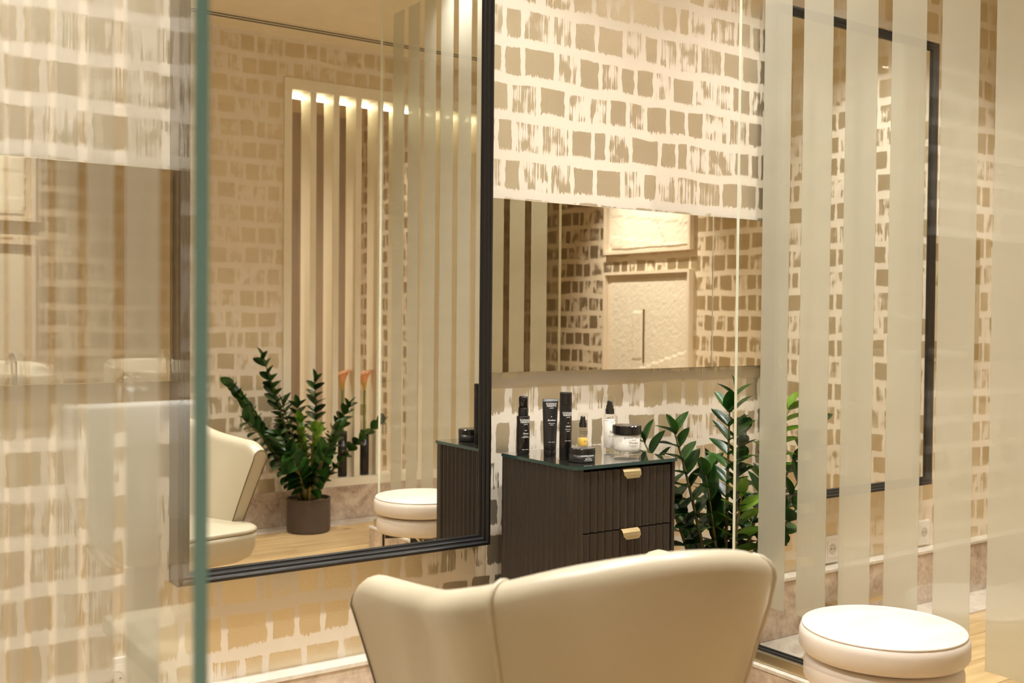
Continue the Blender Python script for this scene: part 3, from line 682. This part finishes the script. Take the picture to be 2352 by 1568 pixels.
# ---------------------------------------------------------------- leafy potted plants
def leaf_mesh():
    bm = bmesh.new(); n = 7; L_, W_ = 0.082, 0.0265; rows = []
    for i in range(n + 1):
        k = i / n; wv = W_ * (math.sin(PI * min(1, k * 0.92 + 0.04)) ** 0.75) * (1 - 0.25 * k)
        if i == n: wv = 0.0006
        z = -0.012 * k * k
        rows.append([bm.verts.new((L_ * k, s * wv, z + 0.30 * wv * abs(s))) for s in (-1, -0.5, 0, 0.5, 1)])
    for a, b in zip(rows, rows[1:]):
        for j in range(4): bm.faces.new((a[j], a[j + 1], b[j + 1], b[j]))
    bmesh.ops.solidify(bm, geom=bm.faces[:], thickness=0.0009)
    me = bpy.data.meshes.new('leaf'); bmesh.ops.recalc_face_normals(bm, faces=bm.faces); bm.to_mesh(me); bm.free()
    for p in me.polygons: p.use_smooth = True
    return me
LEAF = leaf_mesh(); LEAF.materials.append(M['leaf']); LEAFN = LEAF.copy(); LEAFN.materials.clear(); LEAFN.materials.append(M['leafn'])
def plant(loc, tips, label, rs, pot_r=0.125, pot_h=0.195, lscale=1.0, npair=9):
    rnd = random.Random(rs)
    t = empty('potted_plant', loc); tag(t, label, 'plant')
    pr = mk('pot', LA([(pot_r - 0.008, 0.001), (pot_r - 0.002, 0.006), (pot_r, 0.02), (pot_r, pot_h - 0.012), (pot_r + 0.002, pot_h - 0.010), (pot_r + 0.002, pot_h), (pot_r - 0.006, pot_h), (pot_r - 0.008, pot_h - 0.03)], cap1=False), 'pot', t, smooth=True)
    sharp(pr, 35)
    mk('soil', LA([(pot_r - 0.009, pot_h - 0.034), (pot_r - 0.009, pot_h - 0.022), (pot_r * 0.5, pot_h - 0.015)]), 'soil', t)
    for ti, (tx, ty, tz, young) in enumerate(tips):
        tip = Vector((tx, ty, tz)) - Vector(loc)
        a = math.atan2(tip.y, tip.x) + rnd.uniform(-0.3, 0.3); rb = rnd.uniform(0.015, 0.07)
        b = Vector((rb * math.cos(a), rb * math.sin(a), pot_h - 0.02))
        mid = b.lerp(tip, 0.5) + Vector((0, 0, 0.10 * (tip - b).xy.length)) - Vector(((tip - b).x, (tip - b).y, 0)) * 0.14
        def bez(k): return b * (1 - k) ** 2 + mid * (2 * k * (1 - k)) + tip * k * k
        n = 14; pts = [bez(i / n) for i in range(n + 1)]
        st = mk('stem', TU(pts, [0.0095 * (1 - 0.72 * i / n) for i in range(n + 1)], seg=8), 'stemn' if young else 'stem', t, smooth=True)
        ln = (tip - b).length; m_ = max(5, int(npair * ln / 0.62))
        spin = rnd.uniform(0, PI)
        for i in range(m_):
            k = 0.22 + 0.77 * i / (m_ - 1); p = bez(k); tg = (bez(min(1, k + 0.02)) - bez(k - 0.02)).normalized()
            side = tg.cross(Vector((math.cos(spin), math.sin(spin), 0.3))).normalized(); 
            for s in (-1, 1):
                if rnd.random() < 0.05: continue
                up = 0.40 + 0.60 * (k - 0.3) + rnd.uniform(-0.12, 0.12)
                dr = (side * s * math.cos(up) + tg * math.sin(up)).normalized()
                nrm = (tg * math.cos(up) - side * s * math.sin(up)); nrm = (nrm + Vector((rnd.uniform(-.25, .25), rnd.uniform(-.25, .25), 0.25))).normalized()
                yax = nrm.cross(dr).normalized(); zax = dr.cross(yax).normalized()
                o = bpy.data.objects.new('leaf', LEAFN if young else LEAF); C.objects.link(o); o.parent = st
                sc = lscale * rnd.uniform(0.85, 1.15) * (1.0 - 0.30 * abs(k - 0.6))
                o.matrix_local = Matrix(((dr.x * sc, yax.x * sc, zax.x * sc, p.x), (dr.y * sc, yax.y * sc, zax.y * sc, p.y), (dr.z * sc, yax.z * sc, zax.z * sc, p.z), (0, 0, 0, 1)))
            if i == m_ - 1:
                o = bpy.data.objects.new('leaf', LEAFN if young else LEAF); C.objects.link(o); o.parent = st
                yax = Vector((0, 0, 1)).cross(tg).normalized(); zax = tg.cross(yax); sc = lscale * 0.8
                o.matrix_local = Matrix(((tg.x * sc, yax.x * sc, zax.x * sc, p.x), (tg.y * sc, yax.y * sc, zax.y * sc, p.y), (tg.z * sc, yax.z * sc, zax.z * sc, p.z), (0, 0, 0, 1)))
    return t
# beside the cabinet
tipsA = [(2.76, 2.60, 0.985, 0), (2.63, 2.50, 0.945, 0), (2.475, 2.60, 0.87, 0), (2.42, 2.69, 0.835, 0), (2.86, 2.66, 0.84, 0), (3.02, 2.58, 0.93, 1), (3.17, 2.60, 0.86, 0), (2.52, 2.50, 0.74, 0),
         (2.80, 2.47, 0.74, 0), (2.98, 2.50, 0.68, 0), (2.55, 2.66, 0.62, 0), (2.72, 2.68, 0.72, 0), (2.90, 2.44, 0.60, 0), (2.66, 2.47, 0.66, 1)]
plant((2.72, 2.60, 0.0008), tipsA, 'leafy green potted plant between the dark cabinet and the striped glass', 3, lscale=1.22, npair=11)
# against the opposite wall (seen in the mirror)
def vp(px, py, yv):                              # point of the opposite side, given where the mirror shows it
    dr = Vector(r_) * ((px - 1176) / 2450) + Vector(d_) * ((py - 784) / 2450) + Vector(f_)
    p = dr * (yv / dr.y); return (p.x, 5.6 - p.y, p.z + H)
tipsB = [(*vp(604, 822, 5.70), 0), (*vp(535, 888, 5.62), 0), (*vp(568, 968, 5.55), 0), (*vp(724, 875, 5.72), 0), (*vp(682, 935, 5.80), 0), (*vp(800, 935, 5.66), 0), (*vp(868, 972, 5.60), 0),
         (*vp(690, 968, 5.62), 1), (*vp(722, 990, 5.55), 1), (*vp(770, 985, 5.50), 0), (*vp(640, 1000, 5.52), 0), (*vp(650, 930, 5.78), 0), (*vp(745, 1040, 5.45), 0), (*vp(665, 1045, 5.42), 0)]
plant((2.565, -0.13, 0.0008), tipsB, 'leafy plant in a round brown pot by the slatted screen', 11, npair=12, lscale=1.25)

# ---------------------------------------------------------------- vases with calla lilies on the screen ledge
ledge = SZ0 + 0.0525
def lily(x, z_top, lean, lab):
    yv = YO - 0.045
    v = empty('cylinder_vase', (x, yv, ledge)); tag(v, 'slender black cylinder vase on the screen ledge, ' + lab, 'vase', 'black vases between the slats')
    mk('body', LA([(0.029, 0.0005), (0.031, 0.003), (0.031, 0.28), (0.0285, 0.28), (0.0285, 0.25)], seg=32), 'vase', v, smooth=True)
    t = empty('calla_lily', (x, yv, ledge + 0.252)); tag(t, 'orange calla lily in the black vase, ' + lab, 'flower', 'calla lilies')
    hh = z_top - ledge - 0.252 - 0.10
    pts = [(lean * (k / 8) ** 2, 0, hh * k / 8) for k in range(9)]
    mk('stem', TU(pts, 0.0075, seg=8), 'lstem', t, smooth=True)
    bm = bmesh.new(); SEG = 24; rows = []
    for i in range(11):
        k = i / 10; row_ = []
        for j in range(SEG):
            a = 2 * PI * j / SEG; rr = 0.007 + 0.020 * k + 0.016 * k ** 4
            ext = 0.13 * k * (0.72 + 0.28 * (0.5 + 0.5 * math.cos(a)))
            rr2 = rr * (1 + 0.2 * k ** 3 * math.cos(a))
            row_.append(bm.verts.new((lean + rr2 * math.cos(a), rr2 * math.sin(a), hh - 0.002 + ext)))
        rows.append(row_)
    for A, B in zip(rows, rows[1:]):
        for j in range(SEG): bm.faces.new((A[j], A[(j + 1) % SEG], B[(j + 1) % SEG], B[j]))
    for f in bm.faces: f.material_index = 0 if f.calc_center_median().z > hh + 0.05 else 1
    bmesh.ops.solidify(bm, geom=bm.faces[:], thickness=0.001)
    mk('spathe', bm, None, t, smooth=True, mats=['lily', 'lilyy'])
lily(2.908, 0.890, 0.0, 'nearer the wallpapered wall')
lily(3.0585, 0.884, 0.0, 'nearer the end wall')

# ---------------------------------------------------------------- relief pictures
def picture(side, a0, a1, z0, z1, kind, label):
    """box frame with a plaster relief; side 'R' hangs on the end wall, 'O' on the front wall"""
    w_ = a1 - a0; h_ = z1 - z0; dp = 0.046; fw = 0.020
    if side == 'R': t = empty('relief_picture', (XR, (a0 + a1) / 2, z0), PI / 2 + PI); 
    else: t = empty('relief_picture', ((a0 + a1) / 2, YO, z0), PI)
    tag(t, label, 'picture', 'white box-framed relief pictures')
    # local: x across, y from the wall (0) to the room (-dp)
    mk('backing', BX(-w_ / 2 + 0.004, w_ / 2 - 0.004, -0.012, -0.0005, 0.004, h_ - 0.004), 'frame', t)
    for q in ((-w_ / 2, -w_ / 2 + fw, 0, h_), (w_ / 2 - fw, w_ / 2, 0, h_), (-w_ / 2 + fw, w_ / 2 - fw, 0, fw), (-w_ / 2 + fw, w_ / 2 - fw, h_ - fw, h_)):
        mk('frame_bar', BX(q[0], q[1], -dp, -0.0125, q[2], q[3], bev=0.001), 'frame', t)
    rnd = random.Random(kind); bm = bmesh.new(); n = 44
    xa, xb, za, zb_ = w_ / 2 - fw - 0.03, -w_ / 2 + fw + 0.012, fw + 0.02, h_ - fw - 0.03
    vs_ = []
    for i in range(n + 1):
        rr = []
        for j in range(n + 1):
            u_, v_ = i / n, j / n; d = 0.0
            if kind % 2 == 1:
                if 0.30 < u_ < 0.42 and 0.30 < v_ < 0.72: d += 0.006
                if u_ > 0.72 and v_ < 0.22 and u_ < 0.80: d -= 0.006
                if v_ < 0.20 + 0.28 * (u_ - 0.3): d += 0.005
            else:
                d += 0.005 * (math.sin(9 * u_ + 5 * v_) > 0.2) + 0.004 * (math.sin(23 * v_ + 3 * u_) > 0.5)
            d += rnd.uniform(0, 0.0016)
            ex = rnd.uniform(-0.003, 0.003) if i in (0, n) or j in (0, n) else 0
            rr.append(bm.verts.new((xa + (xb - xa) * u_ + ex, -0.016 - d, za + (zb_ - za) * v_ + ex)))
        vs_.append(rr)
    for i in range(n):
        for j in range(n): bm.faces.new((vs_[i][j], vs_[i + 1][j], vs_[i + 1][j + 1], vs_[i][j + 1]))
    art = mk('relief', bm, 'art', t)
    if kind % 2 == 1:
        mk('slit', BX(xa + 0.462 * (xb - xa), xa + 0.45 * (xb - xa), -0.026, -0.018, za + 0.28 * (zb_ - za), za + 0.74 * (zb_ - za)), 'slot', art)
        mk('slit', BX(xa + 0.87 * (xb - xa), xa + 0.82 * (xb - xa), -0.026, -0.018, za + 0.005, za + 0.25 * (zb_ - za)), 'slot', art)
zp = H + 0.1135 * D; zq = H + 0.1565 * D
yp0, yp1 = 5.6 - 2.012 * D, 5.6 - 1.712 * D
picture('R', yp0, yp1, zp - 0.86, zp, 1, 'white relief picture with a vertical slit, lower one on the end wall')
picture('R', yp0, yp1, zq, zq + 0.86, 2, 'torn-paper relief picture, upper one on the end wall')
picture('O', -0.60, 0.20, H + 0.134 * D - 0.86, H + 0.134 * D, 3, 'white relief picture with a vertical slit, lower one behind the wash bowls')
picture('O', -0.60, 0.20, H + 0.170 * D, H + 0.170 * D + 0.86, 4, 'torn-paper relief picture, upper one behind the wash bowls')

# ---------------------------------------------------------------- wall sockets
def socket(x, z, label):
    t = empty('wall_socket', (x, YA, z)); tag(t, label, 'socket', 'white wall sockets')
    s = 0.044; yb_ = -0.012
    mk('plate', BX(-s, s, yb_, -0.0004, -0.055, 0.055, bev=0.003), 'plate', t)
    mk('insert', BX(-0.030, 0.030, yb_ - 0.002, yb_ - 0.0003, -0.034, 0.038, bev=0.001), 'plate', t)
    bm = bmesh.new(); lathe(bm, [(0.021, 0), (0.0212, 0.0015), (0.019, 0.0016), (0.017, 0.0008)], seg=32)
    o = mk('well', bm, 'plategrey', t, smooth=False); o.rotation_euler = (PI / 2, 0, 0); o.location = (0, yb_ - 0.0022, 0.002)
    for dx in (-0.0095, 0.0095):
        o = mk('pin_hole', LA([(0.0026, 0), (0.0026, 0.0006)], seg=12), 'hole', t); o.rotation_euler = (PI / 2, 0, 0); o.location = (dx, yb_ - 0.0040, 0.002)
    mk('line', BX(-0.034, 0.034, yb_ - 0.0006, yb_ - 0.0001, -0.045, -0.0435), 'plategrey', t)
socket(1.290 * D, H - 0.3375 * D, 'white wall socket under the mirror nearer the potted plant')
socket(1.516 * D, H - 0.337 * D, 'white wall socket under the mirror nearer the end wall')
socket(0.2635 * D, H - 0.339 * D, 'white wall socket under the bronze strip by the wash bowls')

# ---------------------------------------------------------------- wash bowls and side table in the next bay
def wash_bowl(x, y_, label):
    t = empty('wash_bowl', (x, y_, 0)); tag(t, label, 'basin', 'white ceramic wash bowls')
    bm = bmesh.new(); SEG = 40; rings = []
    prof = [(0.05, 0.78), (0.09, 0.79), (0.115, 0.83), (0.128, 0.90), (0.134, 1.0), (0.135, 1.07), (0.128, 1.08), (0.118, 1.072), (0.11, 1.0), (0.08, 0.90), (0.03, 0.87)]
    for r, z in prof:
        rings.append([bm.verts.new((1.05 * r * math.copysign(abs(math.cos(a)) ** 0.7, math.cos(a)), 1.35 * r * math.copysign(abs(math.sin(a)) ** 0.7, math.sin(a)), z + 0.05 * (r / 0.135) * math.sin(a) * (z > 0.95) * -0.3)) for a in [2 * PI * i / SEG for i in range(SEG)]])
    for A, B in zip(rings, rings[1:]):
        for j in range(SEG): bm.faces.new((A[j], A[(j + 1) % SEG], B[(j + 1) % SEG], B[j]))
    bm.faces.new(rings[0][::-1]); bm.faces.new(rings[-1])
    mk('bowl', bm, 'ceram', t, smooth=True)
    mk('pedestal', LA([(0.11, 0.001), (0.11, 0.02), (0.05, 0.04), (0.045, 0.77), (0.049, 0.779)], seg=32), 'leathers', t, smooth=True)
    mk('tap', TU([(0, 0.15, 0.80), (0, 0.20, 0.95), (0, 0.19, 1.10), (0, 0.15, 1.12), (0, 0.10, 1.10)], 0.009, seg=10), 'chrome', t, smooth=True)
wash_bowl(-0.05, 2.06, 'white ceramic wash bowl on a stand close to the glass partition')
wash_bowl(-0.52, 2.00, 'white ceramic wash bowl on a stand away from the glass partition')
t = empty('side_table', (-0.08, 1.32, 0)); tag(t, 'cream leather-topped side table next to the wash bowls', 'table')
mk('top', BX(-0.19, 0.19, -0.42, 0.42, 0.742, 0.772, bev=0.006), 'leather', t)
mk('body', BX(-0.175, 0.175, -0.40, 0.40, 0.0012, 0.7415, bev=0.004), 'white', t)
# foot rest under the far mirror
t = empty('foot_rest', (1.31 * D, 2.72, 0)); tag(t, 'low brass foot rest under the mirror behind the striped glass', 'foot rest')
mk('bar', BX(-0.22, 0.22, -0.03, 0.03, 0.105, 0.125, bev=0.004), 'brass', t)
for s in (-1, 1): mk('bracket', BX(s * 0.2 - 0.012, s * 0.2 + 0.012, -0.02, 0.02, 0.0012, 0.1045, bev=0.002), 'brass', t)
